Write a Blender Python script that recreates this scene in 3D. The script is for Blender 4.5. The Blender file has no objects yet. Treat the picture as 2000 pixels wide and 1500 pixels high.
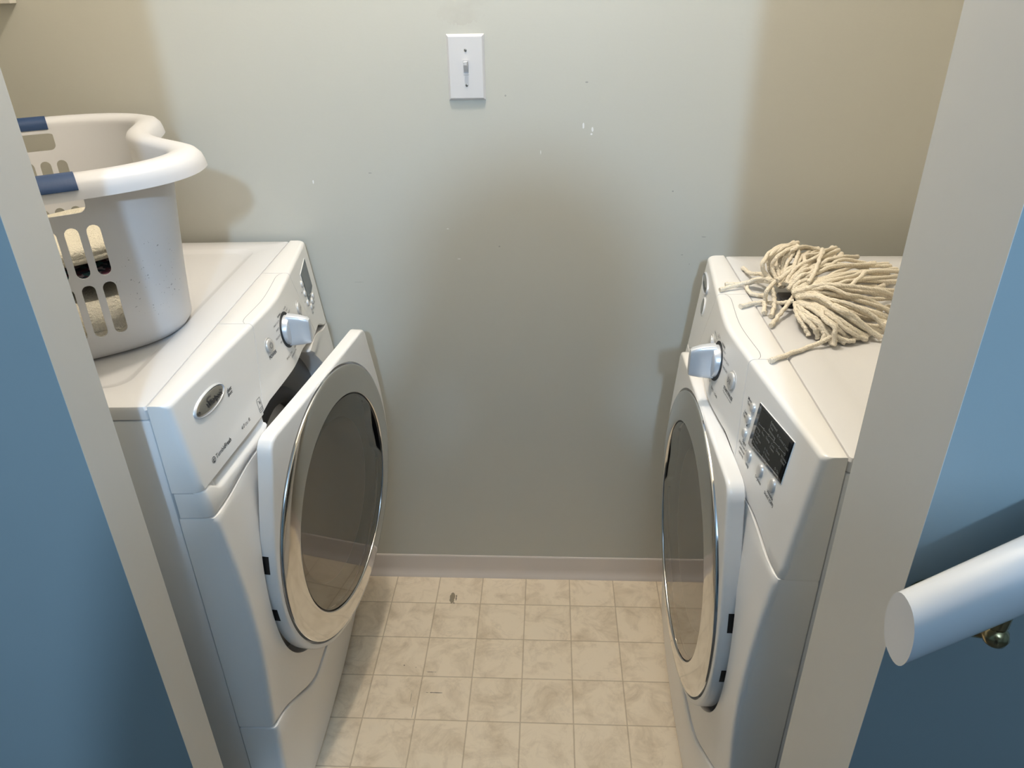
import bpy, bmesh, math, random
from mathutils import Vector, Matrix
random.seed(7)
S = bpy.context.scene
COL = S.collection
PI = math.pi

# ------------------------------------------------------------------ camera
cam = bpy.data.cameras.new('camera')
cam_o = bpy.data.objects.new('camera', cam)
COL.objects.link(cam_o)
cam.sensor_width = 36.0
cam.lens = 1464.93 / 2000 * 36.0
cam.clip_start = 0.02
R3 = Matrix(((0.99880551, -0.00661172, 0.04841330),
             (0.04565982, 0.47910703, -0.87656810),
             (-0.01739953, 0.87773158, 0.47883663)))
cam_o.matrix_world = Matrix.Translation((0.0, -1.5081, 1.4039)) @ R3.to_4x4()
S.camera = cam_o

# ------------------------------------------------------------------ world, lights, exposure
W = bpy.data.worlds.new('world'); S.world = W; W.use_nodes = True
W.node_tree.nodes['Background'].inputs[0].default_value = (0.75, 0.85, 1.0, 1)
W.node_tree.nodes['Background'].inputs[1].default_value = 0.02
S.view_settings.view_transform = 'Standard'
S.view_settings.look = 'None'
S.view_settings.exposure = 0.0
S.view_settings.gamma = 1.0
S.view_settings.use_curve_mapping = False

def lamp(name, loc, col, watt, rad):
    l = bpy.data.lights.new(name, 'POINT'); l.color = col; l.energy = watt; l.shadow_soft_size = rad
    o = bpy.data.objects.new(name, l); COL.objects.link(o); o.location = loc
    return o
lamp('closet_bulb', (-0.16, -0.32, 2.30), (1.0, 0.905, 0.78), 33.5, 0.04)
lamp('hall_bulb', (0.09, -2.746, 2.05), (0.44, 0.69, 1.0), 110.0, 0.045)

# ------------------------------------------------------------------ materials
def srgb(*c):
    return tuple((x / 255 / 12.92) if x / 255 <= 0.04045 else ((x / 255 + 0.055) / 1.055) ** 2.4 for x in c) + (1.0,)

class NT:
    def __init__(s, name):
        s.m = bpy.data.materials.new(name); s.m.use_nodes = True
        s.t = s.m.node_tree; s.b = s.t.nodes['Principled BSDF']; s.out = s.t.nodes['Material Output']
    def n(s, kind, **kw):
        o = s.t.nodes.new(kind)
        for k, v in kw.items(): setattr(o, k, v)
        return o
    def link(s, a, b): s.t.links.new(a, b)
    def math(s, op, a, b=None, c=None):
        o = s.n('ShaderNodeMath', operation=op)
        for i, v in enumerate((a, b, c)):
            if v is None: continue
            if isinstance(v, (int, float)): o.inputs[i].default_value = v
            else: s.link(v, o.inputs[i])
        return o.outputs[0]
    def mix(s, f, a, b):
        o = s.n('ShaderNodeMix', data_type='RGBA')
        for i, v in ((0, f), (6, a), (7, b)):
            if isinstance(v, (int, float)): o.inputs[i].default_value = v
            elif isinstance(v, tuple): o.inputs[i].default_value = v
            else: s.link(v, o.inputs[i])
        return o.outputs[2]
    def noise(s, scale, detail=3.0, rough=0.5, coord=None, dist=0.0):
        o = s.n('ShaderNodeTexNoise'); o.inputs['Scale'].default_value = scale
        o.inputs['Detail'].default_value = detail; o.inputs['Roughness'].default_value = rough
        o.inputs['Distortion'].default_value = dist
        if coord is not None: s.link(coord, o.inputs['Vector'])
        return o.outputs[0]
    def objco(s): return s.n('ShaderNodeTexCoord').outputs['Object']
    def ramp(s, f, lo, hi):
        o = s.n('ShaderNodeMapRange'); o.inputs[1].default_value = lo; o.inputs[2].default_value = hi
        o.clamp = True; s.link(f, o.inputs[0]); return o.outputs[0]
    def bump(s, h, strength, dist=0.002):
        o = s.n('ShaderNodeBump'); o.inputs['Strength'].default_value = strength; o.inputs['Distance'].default_value = dist
        s.link(h, o.inputs['Height']); s.link(o.outputs[0], s.b.inputs['Normal'])

def simple(name, col, rough=0.5, metal=0.0, spec=0.5, coat=0.0, bump=None, var=0.0):
    t = NT(name); t.b.inputs['Roughness'].default_value = rough; t.b.inputs['Metallic'].default_value = metal
    t.b.inputs['Specular IOR Level'].default_value = spec; t.b.inputs['Coat Weight'].default_value = coat
    t.b.inputs['Coat Roughness'].default_value = 0.08
    t.b.inputs['Base Color'].default_value = col
    if var:
        n = t.noise(6.0, 4.0, 0.6, t.objco())
        d = tuple(max(0, c * (1 - var)) for c in col[:3]) + (1,)
        t.link(t.mix(n, d, col), t.b.inputs['Base Color'])
    if bump: t.bump(t.noise(bump[0], 3.0, 0.6, t.objco()), bump[1], bump[2])
    return t.m

def wall_paint():
    t = NT('wall_paint'); co = t.objco()
    base = t.mix(t.noise(1.7, 3, 0.5, co), (0.555, 0.54, 0.472, 1), (0.585, 0.57, 0.50, 1))
    sep = t.n('ShaderNodeSeparateXYZ'); t.link(co, sep.inputs[0])
    x, z = sep.outputs[0], sep.outputs[2]
    wob = t.noise(160.0, 2, 0.5, co)
    def spots(lst, inner):
        acc = None
        for px, pz, rx, rz in lst:
            dx = t.math('DIVIDE', t.math('SUBTRACT', x, px), rx)
            dz = t.math('DIVIDE', t.math('SUBTRACT', z, pz), rz)
            d = t.math('ADD', t.math('MULTIPLY', dx, dx), t.math('MULTIPLY', dz, dz))
            d = t.math('ADD', d, t.math('MULTIPLY', t.math('SUBTRACT', wob, 0.5), 1.6))
            v = t.math('LESS_THAN', d, inner)
            acc = v if acc is None else t.math('MAXIMUM', acc, v)
        return acc
    dark = spots(((-0.104, 0.907, 0.0020, 0.0016), (0.316, 0.926, 0.005, 0.0010), (0.275, 0.888, 0.003, 0.0010),
                  (0.292, 0.868, 0.001, 0.0015), (0.245, 1.02, 0.002, 0.002), (-0.41, 0.828, 0.012, 0.0005),
                  (-0.085, 1.203, 0.002, 0.002), (0.068, 1.225, 0.003, 0.0018), (-0.36, 1.06, 0.004, 0.001)), 0.75)
    lite = spots(((0.0815, 1.140, 0.0022, 0.0050), (0.0800, 1.131, 0.0022, 0.0020), (-0.478, 1.043, 0.0015, 0.004),
                  (-0.018, 1.098, 0.0008, 0.005), (0.064, 1.147, 0.002, 0.006), (-0.21, 0.945, 0.003, 0.001), (-0.19, 0.88, 0.004, 0.001)), 0.75)
    c = t.mix(t.math('MULTIPLY', dark, 0.45), base, (0.16, 0.15, 0.14, 1)); c = t.mix(lite, c, (0.85, 0.84, 0.82, 1))
    smudge = t.math('MULTIPLY', t.ramp(t.noise(9.0, 4, 0.6, co), 0.45, 0.75), 0.5)
    sm = spots(((-0.165, 1.36, 0.05, 0.035),), 1.0)
    c = t.mix(t.math('MULTIPLY', sm, smudge), c, (0.42, 0.37, 0.31, 1))
    t.link(c, t.b.inputs['Base Color']); t.b.inputs['Roughness'].default_value = 0.42
    t.b.inputs['Specular IOR Level'].default_value = 0.35
    mp = t.n('ShaderNodeMapping'); mp.inputs['Scale'].default_value = (60, 60, 170); t.link(co, mp.inputs[0])
    t.bump(t.math('ADD', t.noise(1.0, 3, 0.6, mp.outputs[0]), t.noise(38.0, 2, 0.5, co)), 0.16, 0.0012)
    return t.m

def vinyl():
    t = NT('marbled_vinyl'); co = t.objco()
    sep = t.n('ShaderNodeSeparateXYZ'); t.link(co, sep.inputs[0])
    T = 0.11379
    def cell(v, off): return t.math('DIVIDE', t.math('SUBTRACT', v, off), T)
    gx, gy = cell(sep.outputs[0], -0.3967 - T * 20), cell(sep.outputs[1], -0.1066 - T * 60)
    fx, fy = t.math('FRACT', gx), t.math('FRACT', gy)
    def edge(f): return t.math('SUBTRACT', 0.5, t.math('ABSOLUTE', t.math('SUBTRACT', f, 0.5)))
    e = t.math('MINIMUM', edge(fx), edge(fy))
    grout = t.math('SUBTRACT', 1.0, t.ramp(e, 0.007, 0.016))
    cmb = t.n('ShaderNodeCombineXYZ'); t.link(t.math('FLOOR', gx), cmb.inputs[0]); t.link(t.math('FLOOR', gy), cmb.inputs[1])
    wn = t.n('ShaderNodeTexWhiteNoise'); t.link(cmb.outputs[0], wn.inputs['Vector'])
    vm = t.n('ShaderNodeVectorMath', operation='MULTIPLY_ADD'); t.link(wn.outputs['Color'], vm.inputs[0]); vm.inputs[1].default_value = (3, 3, 3); t.link(co, vm.inputs[2])
    mc = vm.outputs[0]
    cloud = t.ramp(t.noise(15.0, 5, 0.68, mc, 0.7), 0.46, 0.70)
    vein = t.math('SUBTRACT', 1.0, t.ramp(t.math('ABSOLUTE', t.math('SUBTRACT', t.noise(11.0, 4, 0.62, mc, 1.6), 0.5)), 0.0, 0.05))
    vein = t.math('MULTIPLY', vein, t.ramp(t.noise(16.0, 2, 0.5, mc), 0.45, 0.62))
    a = t.mix(t.math('MULTIPLY', cloud, 0.62), srgb(240, 224, 199), srgb(194, 174, 145))
    a = t.mix(t.math('MULTIPLY', vein, 0.16), a, srgb(170, 152, 128))
    a = t.mix(t.math('MULTIPLY', grout, 0.55), a, srgb(160, 138, 108))
    # worn chip and scuffs
    x, y = sep.outputs[0], sep.outputs[1]
    wob = t.noise(120.0, 3, 0.6, co)
    def spots(lst, inner, w=1.5):
        acc = None
        for sx, sy, rx, ry in lst:
            dx = t.math('DIVIDE', t.math('SUBTRACT', x, sx), rx); dy = t.math('DIVIDE', t.math('SUBTRACT', y, sy), ry)
            d = t.math('ADD', t.math('ADD', t.math('MULTIPLY', dx, dx), t.math('MULTIPLY', dy, dy)), t.math('MULTIPLY', t.math('SUBTRACT', wob, 0.5), w))
            v = t.math('LESS_THAN', d, inner); acc = v if acc is None else t.math('MAXIMUM', acc, v)
        return acc
    a = t.mix(t.math('MULTIPLY', spots(SCUFF_CHIP, 0.9), 0.8), a, srgb(120, 108, 88))
    a = t.mix(t.math('MULTIPLY', spots(SCUFF_DARK, 0.5, 2.6), 0.75), a, srgb(52, 46, 38))
    t.link(a, t.b.inputs['Base Color']); t.b.inputs['Roughness'].default_value = 0.30
    t.bump(t.math('SUBTRACT', t.math('MULTIPLY', t.noise(60.0, 2, 0.5, co), 0.4), grout), 0.25, 0.0006)
    return t.m
SCUFF_CHIP = ((-0.243, -0.088, 0.007, 0.020),)
SCUFF_DARK = ((-0.233, -0.088, 0.0022, 0.014), (-0.237, -0.105, 0.004, 0.0025), (-0.264, -0.322, 0.014, 0.0012), (-0.250, -0.378, 0.022, 0.0014),
              (-0.302, -0.31, 0.0016, 0.0016), (-0.330, -0.305, 0.002, 0.002), (-0.32, -0.20, 0.0012, 0.0012), (-0.29, -0.43, 0.0006, 0.02), (-0.30, -0.39, 0.0006, 0.018))

def pane_glass():
    t = NT('smoked_pane')
    tr = t.n('ShaderNodeBsdfTransparent'); tr.inputs[0].default_value = (0.86, 0.80, 0.71, 1)
    gl = t.n('ShaderNodeBsdfGlossy'); gl.inputs[0].default_value = (0.95, 0.93, 0.9, 1); gl.inputs['Roughness'].default_value = 0.03
    fr = t.n('ShaderNodeFresnel'); fr.inputs[0].default_value = 1.75
    mx = t.n('ShaderNodeMixShader'); t.link(t.math('ADD', fr.outputs[0], 0.09), mx.inputs[0]); t.link(tr.outputs[0], mx.inputs[1]); t.link(gl.outputs[0], mx.inputs[2])
    t.link(mx.outputs[0], t.out.inputs[0])
    return t.m

def yarn_mat():
    t = NT('cotton_yarn'); co = t.objco()
    wv = t.n('ShaderNodeTexWave'); wv.inputs['Scale'].default_value = 95.0; wv.inputs['Distortion'].default_value = 7.0
    wv.inputs['Detail'].default_value = 3.0; wv.inputs['Detail Scale'].default_value = 2.0; wv.bands_direction = 'DIAGONAL'; t.link(co, wv.inputs[0])
    n = t.noise(700.0, 2, 0.6, co)
    c = t.mix(t.ramp(n, 0.55, 0.72), srgb(236, 226, 207), srgb(190, 172, 142))
    t.link(c, t.b.inputs['Base Color']); t.b.inputs['Roughness'].default_value = 0.95; t.b.inputs['Specular IOR Level'].default_value = 0.1
    t.bump(t.math('ADD', wv.outputs[1], n), 0.6, 0.0009)
    return t.m

def terry(name, col):
    t = NT(name); co = t.objco(); n = t.noise(260.0, 3, 0.7, co)
    d = tuple(c * 0.72 for c in col[:3]) + (1,)
    t.link(t.mix(n, d, col), t.b.inputs['Base Color']); t.b.inputs['Roughness'].default_value = 1.0; t.b.inputs['Specular IOR Level'].default_value = 0.05
    t.bump(n, 1.0, 0.004); return t.m

def print_cloth():
    t = NT('patterned_cloth'); co = t.objco()
    v = t.n('ShaderNodeTexVoronoi'); v.inputs['Scale'].default_value = 110.0; t.link(co, v.inputs['Vector'])
    sep = t.n('ShaderNodeSeparateColor'); t.link(v.outputs['Color'], sep.inputs[0])
    c = t.mix(t.math('GREATER_THAN', sep.outputs[0], 0.55), (0.02, 0.03, 0.05, 1), (0.05, 0.13, 0.14, 1))
    c = t.mix(t.math('GREATER_THAN', sep.outputs[1], 0.72), c, (0.28, 0.24, 0.26, 1))
    c = t.mix(t.math('GREATER_THAN', sep.outputs[2], 0.8), c, (0.09, 0.03, 0.05, 1))
    t.link(c, t.b.inputs['Base Color']); t.b.inputs['Roughness'].default_value = 0.9; return t.m

def speckled_plastic():
    t = NT('basket_plastic'); co = t.objco()
    sep = t.n('ShaderNodeSeparateXYZ'); t.link(co, sep.inputs[0])
    spk = t.math('LESS_THAN', t.noise(300.0, 1, 0.4, co), 0.27)
    # dirt spatter near one corner of the tub
    vm = t.n('ShaderNodeVectorMath', operation='DISTANCE'); t.link(co, vm.inputs[0]); vm.inputs[1].default_value = (0.150, -0.235, 0.105)
    near = t.math('LESS_THAN', vm.outputs['Value'], 0.062)
    c = t.mix(t.math('MULTIPLY', t.math('MULTIPLY', spk, near), 0.7), (0.80, 0.795, 0.81, 1), (0.16, 0.16, 0.18, 1))
    t.link(c, t.b.inputs['Base Color']); t.b.inputs['Roughness'].default_value = 0.33
    tl = t.n('ShaderNodeBsdfTranslucent'); tl.inputs[0].default_value = (0.80, 0.78, 0.76, 1)
    mx = t.n('ShaderNodeMixShader'); mx.inputs[0].default_value = 0.24; t.link(t.b.outputs[0], mx.inputs[1]); t.link(tl.outputs[0], mx.inputs[2]); t.link(mx.outputs[0], t.out.inputs[0])
    return t.m

M = dict(
    wall=wall_paint(), vinyl=vinyl(), pane=pane_glass(), yarn=yarn_mat(), basket=speckled_plastic(), cloth=print_cloth(),
    blue=simple('blue_paint', (0.30, 0.345, 0.345, 1), 0.5, bump=(70, 0.12, 0.001), var=0.06),
    trim=simple('white_trim_paint', (0.62, 0.60, 0.55, 1), 0.38, bump=(45, 0.10, 0.001), var=0.05),
    ceil=simple('ceiling_paint', (0.75, 0.74, 0.72, 1), 0.9, bump=(120, 0.3, 0.002)),
    hallfloor=simple('hall_carpet', (0.13, 0.12, 0.11, 1), 1.0, bump=(500, 0.8, 0.004), var=0.3),
    base=simple('cove_base_vinyl', (0.70, 0.63, 0.57, 1), 0.42, var=0.06),
    white=simple('appliance_white', (0.86, 0.84, 0.81, 1), 0.28, coat=0.25),
    enamel=simple('cabinet_enamel', (0.78, 0.78, 0.78, 1), 0.24, coat=0.3),
    top=simple('appliance_top_white', (0.70, 0.69, 0.685, 1), 0.25, coat=0.3),
    chrome=simple('chrome', (0.72, 0.71, 0.69, 1), 0.10, 1.0),
    knob=simple('satin_silver', (0.70, 0.71, 0.73, 1), 0.30, 0.35),
    black=simple('black_plastic', (0.006, 0.006, 0.007, 1), 0.4),
    rubber=simple('grey_rubber', (0.05, 0.05, 0.055, 1), 0.6),
    drum=simple('drum_steel', (0.10, 0.10, 0.11, 1), 0.45, 0.6),
    well=simple('well_grey', (0.16, 0.16, 0.165, 1), 0.35),
    bowl=simple('clear_bowl', (0.62, 0.59, 0.55, 1), 0.25, coat=0.3),
    flange=simple('dark_flange', (0.035, 0.031, 0.025, 1), 0.6),
    ink=simple('printed_ink', (0.02, 0.02, 0.025, 1), 0.5),
    inklt=simple('printed_grey_ink', (0.24, 0.25, 0.235, 1), 0.5),
    disp=simple('display_black', (0.012, 0.012, 0.012, 1), 0.12),
    dispg=simple('display_grey', (0.10, 0.115, 0.12, 1), 0.25),
    button=simple('button_grey', (0.62, 0.60, 0.57, 1), 0.28, 0.2),
    badge=simple('badge_silver', (0.42, 0.40, 0.36, 1), 0.25, 0.8),
    navy=simple('navy_grip', (0.018, 0.050, 0.135, 1), 0.55, bump=(300, 0.2, 0.001)),
    towel=terry('cream_terry', (0.84, 0.78, 0.64, 1)),
    brass=simple('brass', (0.42, 0.34, 0.18, 1), 0.22, 1.0),
    rail=simple('rail_white_gloss', (0.74, 0.74, 0.74, 1), 0.22, coat=0.4, bump=(30, 0.12, 0.001)),
    plate=simple('switch_plastic', (0.70, 0.68, 0.67, 1), 0.3),
    steel=simple('screw_steel', (0.35, 0.33, 0.30, 1), 0.35, 0.9),
    shelf=simple('shelf_paint', (0.70, 0.66, 0.58, 1), 0.5),
    skin=simple('skin', (0.50, 0.31, 0.22, 1), 0.5), hair=simple('brown_hair', (0.05, 0.03, 0.02, 1), 0.6),
    shirt=simple('grey_sweater', (0.10, 0.11, 0.13, 1), 0.9), jeans=simple('dark_jeans', (0.03, 0.045, 0.08, 1), 0.9),
)

# ------------------------------------------------------------------ mesh helpers
def obj(name, V, F, mat, parent=None, sharp=35, loc=None):
    me = bpy.data.meshes.new(name); me.from_pydata([tuple(v) for v in V], [], F); me.validate()
    bm = bmesh.new(); bm.from_mesh(me); bmesh.ops.remove_doubles(bm, verts=bm.verts, dist=1e-6)
    bmesh.ops.recalc_face_normals(bm, faces=bm.faces); bm.to_mesh(me); bm.free()
    me.polygons.foreach_set('use_smooth', [sharp > 0] * len(me.polygons))
    if 0 < sharp < 180: me.set_sharp_from_angle(angle=math.radians(sharp))
    me.materials.append(mat)
    o = bpy.data.objects.new(name, me); COL.objects.link(o)
    if parent: o.parent = parent
    if loc: o.location = loc
    return o

class MB:
    """collects pieces of ONE part"""
    def __init__(s): s.V = []; s.F = []
    def add(s, V, F):
        k = len(s.V); s.V += [tuple(v) for v in V]; s.F += [[i + k for i in f] for f in F]; return s
    def box(s, lo, hi, bev=0.0, seg=2, mat=None):
        bm = bmesh.new(); bmesh.ops.create_cube(bm, size=1)
        for v in bm.verts:
            v.co = Vector([lo[i] + (v.co[i] + .5) * (hi[i] - lo[i]) for i in range(3)])
        if bev: bmesh.ops.bevel(bm, geom=list(bm.edges), offset=bev, segments=seg, profile=0.5, affect='EDGES', clamp_overlap=True)
        return s.bm(bm, mat)
    def bm(s, bm, mat=None):
        if mat is not None: bm.transform(mat)
        bm.verts.index_update(); V = [tuple(v.co) for v in bm.verts]; F = [[v.index for v in f.verts] for f in bm.faces]; bm.free(); return s.add(V, F)
    def loft(s, rings, close=True, cap0=True, cap1=True, ringclose=True):
        n = len(rings[0]); V = [p for r in rings for p in r]; F = []
        for i in range(len(rings) - 1):
            for j in range(n if ringclose else n - 1):
                a, b = i * n + j, i * n + (j + 1) % n
                F.append([a, b, b + n, a + n])
        from mathutils.geometry import tessellate_polygon
        for on, base in ((cap0, 0), (cap1, (len(rings) - 1) * n)):
            if on:
                if n <= 4: F.append([base + j for j in range(n)])
                else: F += [[base + j for j in tri] for tri in tessellate_polygon([[Vector(V[base + j]) for j in range(n)]])]
        return s.add(V, F)
    def tube(s, pts, rad, n=8, caps=True):
        pts = [Vector(p) for p in pts]; rings = []
        rads = rad if isinstance(rad, (list, tuple)) else [rad] * len(pts)
        up = Vector((0, 0, 1)); prev = None
        for i, p in enumerate(pts):
            t = (pts[min(i + 1, len(pts) - 1)] - pts[max(i - 1, 0)]).normalized()
            if prev is None:
                a = t.cross(up) if abs(t.dot(up)) < 0.95 else t.cross(Vector((1, 0, 0)))
            else: a = prev - t * prev.dot(t)
            a.normalize(); prev = a; b = t.cross(a)
            rings.append([p + (a * math.cos(2 * PI * k / n) + b * math.sin(2 * PI * k / n)) * rads[i] for k in range(n)])
        return s.loft(rings, cap0=caps, cap1=caps)
    def lathe(s, prof, n=48, axis='y', c=(0, 0, 0), cap0=False, cap1=False, sx=1.0, sz=1.0):
        rings = []
        for r, h in prof:
            ring = []
            for k in range(n):
                a = 2 * PI * k / n; p, q_ = r * math.cos(a), r * math.sin(a)
                if axis == 'y': ring.append((c[0] + p * sx, c[1] + h, c[2] + q_ * sz))
                elif axis == 'z': ring.append((c[0] + p * sx, c[1] + q_ * sz, c[2] + h))
                else: ring.append((c[0] + h, c[1] + p * sx, c[2] + q_ * sz))
            rings.append(ring)
        return s.loft(rings, cap0=cap0, cap1=cap1)
    def make(s, name, mat, parent=None, sharp=35): return obj(name, s.V, s.F, mat, parent, sharp)

def thing(name, label, cat, loc=(0, 0, 0), rz=0.0, group=None):
    o = bpy.data.objects.new(name, None); COL.objects.link(o); o.location = loc; o.rotation_euler = (0, 0, rz)
    o.empty_display_size = 0.1
    o['label'] = label; o['category'] = cat
    if group: o['group'] = group
    return o
def struct(name, lo, hi, mat, bev=0.0):
    o = MB().box(lo, hi, bev).make(name, mat, None, 30); o['kind'] = 'structure'; return o
def tag(o, label, cat, group=None):
    o['label'] = label; o['category'] = cat
    if group: o['group'] = group
    return o

def text2d(s, size, shear=0.0, align='CENTER', bold=0.0, space=1.0):
    cu = bpy.data.curves.new('t', 'FONT'); cu.body = s; cu.size = size; cu.shear = shear; cu.align_x = align; cu.align_y = 'CENTER'
    cu.offset = bold; cu.resolution_u = 3; cu.space_character = space
    o = bpy.data.objects.new('t', cu); COL.objects.link(o)
    dg = bpy.context.evaluated_depsgraph_get(); dg.update()
    me = bpy.data.meshes.new_from_object(o.evaluated_get(dg))
    V = [(v.co.x, v.co.y) for v in me.vertices]; F = [list(p.vertices) for p in me.polygons]
    bpy.data.objects.remove(o); bpy.data.curves.remove(cu); bpy.data.meshes.remove(me)
    return V, F

def spline(pts, n):
    pts = [Vector(p) for p in pts]; out = []
    P = [pts[0] * 2 - pts[1]] + pts + [pts[-1] * 2 - pts[-2]]
    m = len(pts) - 1
    for i in range(n):
        t = i / (n - 1) * m; k = min(int(t), m - 1); f = t - k
        a, b, c, d = P[k:k + 4]
        out.append(0.5 * ((2 * b) + (c - a) * f + (2 * a - 5 * b + 4 * c - d) * f * f + (3 * b - a - 3 * c + d) * f ** 3))
    return out

# ------------------------------------------------------------------ the room
XL, XR, ZC = -1.36, 1.20, 2.42
YL0, YLF, YR0, YRF = -0.859, -0.796, -1.058, -0.928          # outer face of the front wall, inner faces left / right of the opening
JL, JR = -0.498, 0.278                          # jamb faces
struct('floor', (XL - .1, YLF, -0.05), (XR + .1, 0.1, 0.0), M['vinyl'])
struct('floor_hall', (-2.6, -5.3, -0.05), (2.6, YLF, -0.0005), M['hallfloor'])
struct('wall_back', (XL - .1, 0.0, -0.05), (XR + .1, 0.1, ZC), M['wall'])
struct('wall_left', (XL - .1, YLF, -0.05), (XL, 0.0, ZC), M['wall'])
struct('wall_right', (XR, YRF, -0.05), (XR + .1, 0.0, ZC), M['wall'])
struct('ceiling', (XL - .1, YLF, ZC), (XR + .1, 0.1, ZC + .05), M['ceil'])
struct('ceiling_hall', (-2.6, -5.3, ZC), (2.6, YLF, ZC + .05), M['ceil'])
def front_wall(name, x0, x1, y0, y1, z0, z1):
    o = struct(name, (x0, y0, z0), (x1, y1, z1), M['blue'])
    o.data.materials.append(M['wall'])
    for p in o.data.polygons:
        if p.normal.y > 0.5: p.material_index = 1
front_wall('wall_front_left', -2.6, JL - 0.0004, YL0, YLF, -0.05, ZC)
front_wall('wall_front_right', JR + 0.0004, 2.6, YR0, YRF, -0.05, ZC)
front_wall('wall_front_header', JL - 0.0004, JR + 0.0004, YL0, YLF, 2.06, ZC)
struct('trim_1', (JL - .0004, YL0, 0.0), (JL, YLF, 2.0585), M['trim'], 0)
struct('trim_2', (JR, YR0, 0.0), (JR + .0004, YRF, 2.0585), M['trim'], 0)
struct('trim_3', (JL, YL0 - .0006, 2.0585), (JR, YLF + .0006, 2.06), M['trim'], 0.0005)
struct('wall_hall_left', (-2.6, -5.3, -0.05), (-2.5, YL0, ZC), M['blue'])
struct('wall_hall_right', (2.5, -5.3, -0.05), (2.6, YR0, ZC), M['blue'])
struct('wall_hall_back', (-2.5, -5.3, -0.05), (2.5, -5.2, ZC), M['blue'])
# cove base along the back wall
prof = [(0, 0.0), (-0.014, 0.0), (-0.0135, 0.003), (-0.010, 0.008), (-0.006, 0.016), (-0.0042, 0.026), (-0.004, 0.062), (-0.0034, 0.0655), (-0.002, 0.0668), (0, 0.0668)]
b = MB().loft([[(x, y, z) for y, z in prof] for x in (XL, -0.6, 0.0, 0.6, XR)]).make('baseboard_back', M['base'], None, 40)
b['kind'] = 'structure'

# ------------------------------------------------------------------ light switch
sw = thing('light_switch', 'white toggle light switch plate with two screws on the back wall', 'light switch', (-0.157, 0.0, 1.2533))
hw, hh, th, bv = 0.035, 0.0572, 0.0062, 0.0045
def plate_ring(i, y): return [(-hw + i, y, -hh + i), (hw - i, y, -hh + i), (hw - i, y, hh - i), (-hw + i, y, hh - i)]
ts, tz = 0.0054, 0.0125
pm = MB()
pm.loft([plate_ring(0, 0), plate_ring(0, -0.0012), plate_ring(bv * .8, -th * .93), plate_ring(bv, -th)], cap0=True, cap1=False)
o_, i_ = plate_ring(bv, -th), [(-ts, -th, -tz), (ts, -th, -tz), (ts, -th, tz), (-ts, -th, tz)]
i2 = [(x, -0.001, z) for x, y, z in i_]
pm.loft([o_, i_, i2], cap0=False, cap1=True)
pm.make('cover_plate', M['plate'], sw, 20)
rim = MB(); fr = lambda s, y: [(-ts * s, y, -tz * s), (ts * s, y, -tz * s), (ts * s, y, tz * s), (-ts * s, y, tz * s)]
rim.loft([fr(.98, -0.001), fr(.98, -th + .0006), fr(.80, -th + .0006), fr(.74, -0.002)], cap0=False, cap1=True).make('toggle_frame', M['plate'], sw, 20)
tg = MB().loft([[(-.0038, -.002, -.0085), (.0038, -.002, -.0085), (.0038, -.002, .0095), (-.0038, -.002, .0095)],
                [(-.0037, -.0085, -.0030), (.0037, -.0085, -.0030), (.0037, -.0090, .0105), (-.0037, -.0090, .0105)],
                [(-.0034, -.0165, .0045), (.0034, -.0165, .0045), (.0034, -.0175, .0118), (-.0034, -.0175, .0118)],
                [(-.0028, -.0180, .0055), (.0028, -.0180, .0055), (.0028, -.0187, .0110), (-.0028, -.0187, .0110)]]).make('toggle', M['plate'], sw, 20)
for z in (0.0302, -0.0302):
    scr = MB().lathe([(.0026, -th + .0002), (.0026, -th - .0005), (.0018, -th - .0010), (.0001, -th - .0011)], 16, 'y', (0, 0, z)).make('screw', M['steel'], sw)
    MB().box((-.0004, -th - .0013, z - .0021), (.0004, -th - .0007, z + .0021)).make('slot', M['black'], scr)

# ------------------------------------------------------------------ shelf (its end shows at the top left)
sh = thing('wall_shelf', 'white painted shelf whose end shows high on the back wall above the washer', 'shelf', (-1.17, 0, 1.374))
MB().box((-0.19, -0.020, 0.0), (0.186, 0.0, 0.06), 0.001).make('cleat', M['shelf'], sh)
MB().box((-0.19, -0.27, 0.06), (0.11, 0.0, 0.078), 0.001).make('board', M['shelf'], sh)

# ------------------------------------------------------------------ laundry machines
HU, HT, DEPTH = 0.343, 0.925, 0.79
ZT = [0, .1, .2, .32, .46, .55, .65, .745, .815, .92, 1.2]
WT = [.012, .018, .022, .028, .037, .037, .031, .020, .012, 0, -.04]
def interp(x, X, Y):
    if x <= X[0]: return Y[0]
    for i in range(len(X) - 1):
        if x <= X[i + 1]:
            f = (x - X[i]) / (X[i + 1] - X[i]); return Y[i] + f * (Y[i + 1] - Y[i])
    return Y[-1]
# smooth the profile
_zs = [i * 0.005 for i in range(220)]
_w0 = [interp(z, ZT, WT) for z in _zs]
_w1 = [sum(_w0[max(0, min(219, i + k))] for k in range(-9, 10)) / 19 for i in range(220)]
def wprof(z): return interp(z, _zs, _w1)
def sstep(a, b, x):
    t = max(0.0, min(1.0, (x - a) / (b - a))); return t * t * (3 - 2 * t)
def make_surf(uc):
    def surf(u, z, rounded=True):
        k = sstep(.735, .75, z)
        b = wprof(z) + .014 * (1 - (u / HU) ** 2) * (1 - k) + (.0335 - .105 * math.sqrt((u - uc * .5) ** 2 + .0012)) * k
        if rounded:
            r = .009; d = max(0.0, abs(u) - (HU - r)); b -= r - math.sqrt(max(0.0, r * r - d * d))
        return b
    return surf

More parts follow.
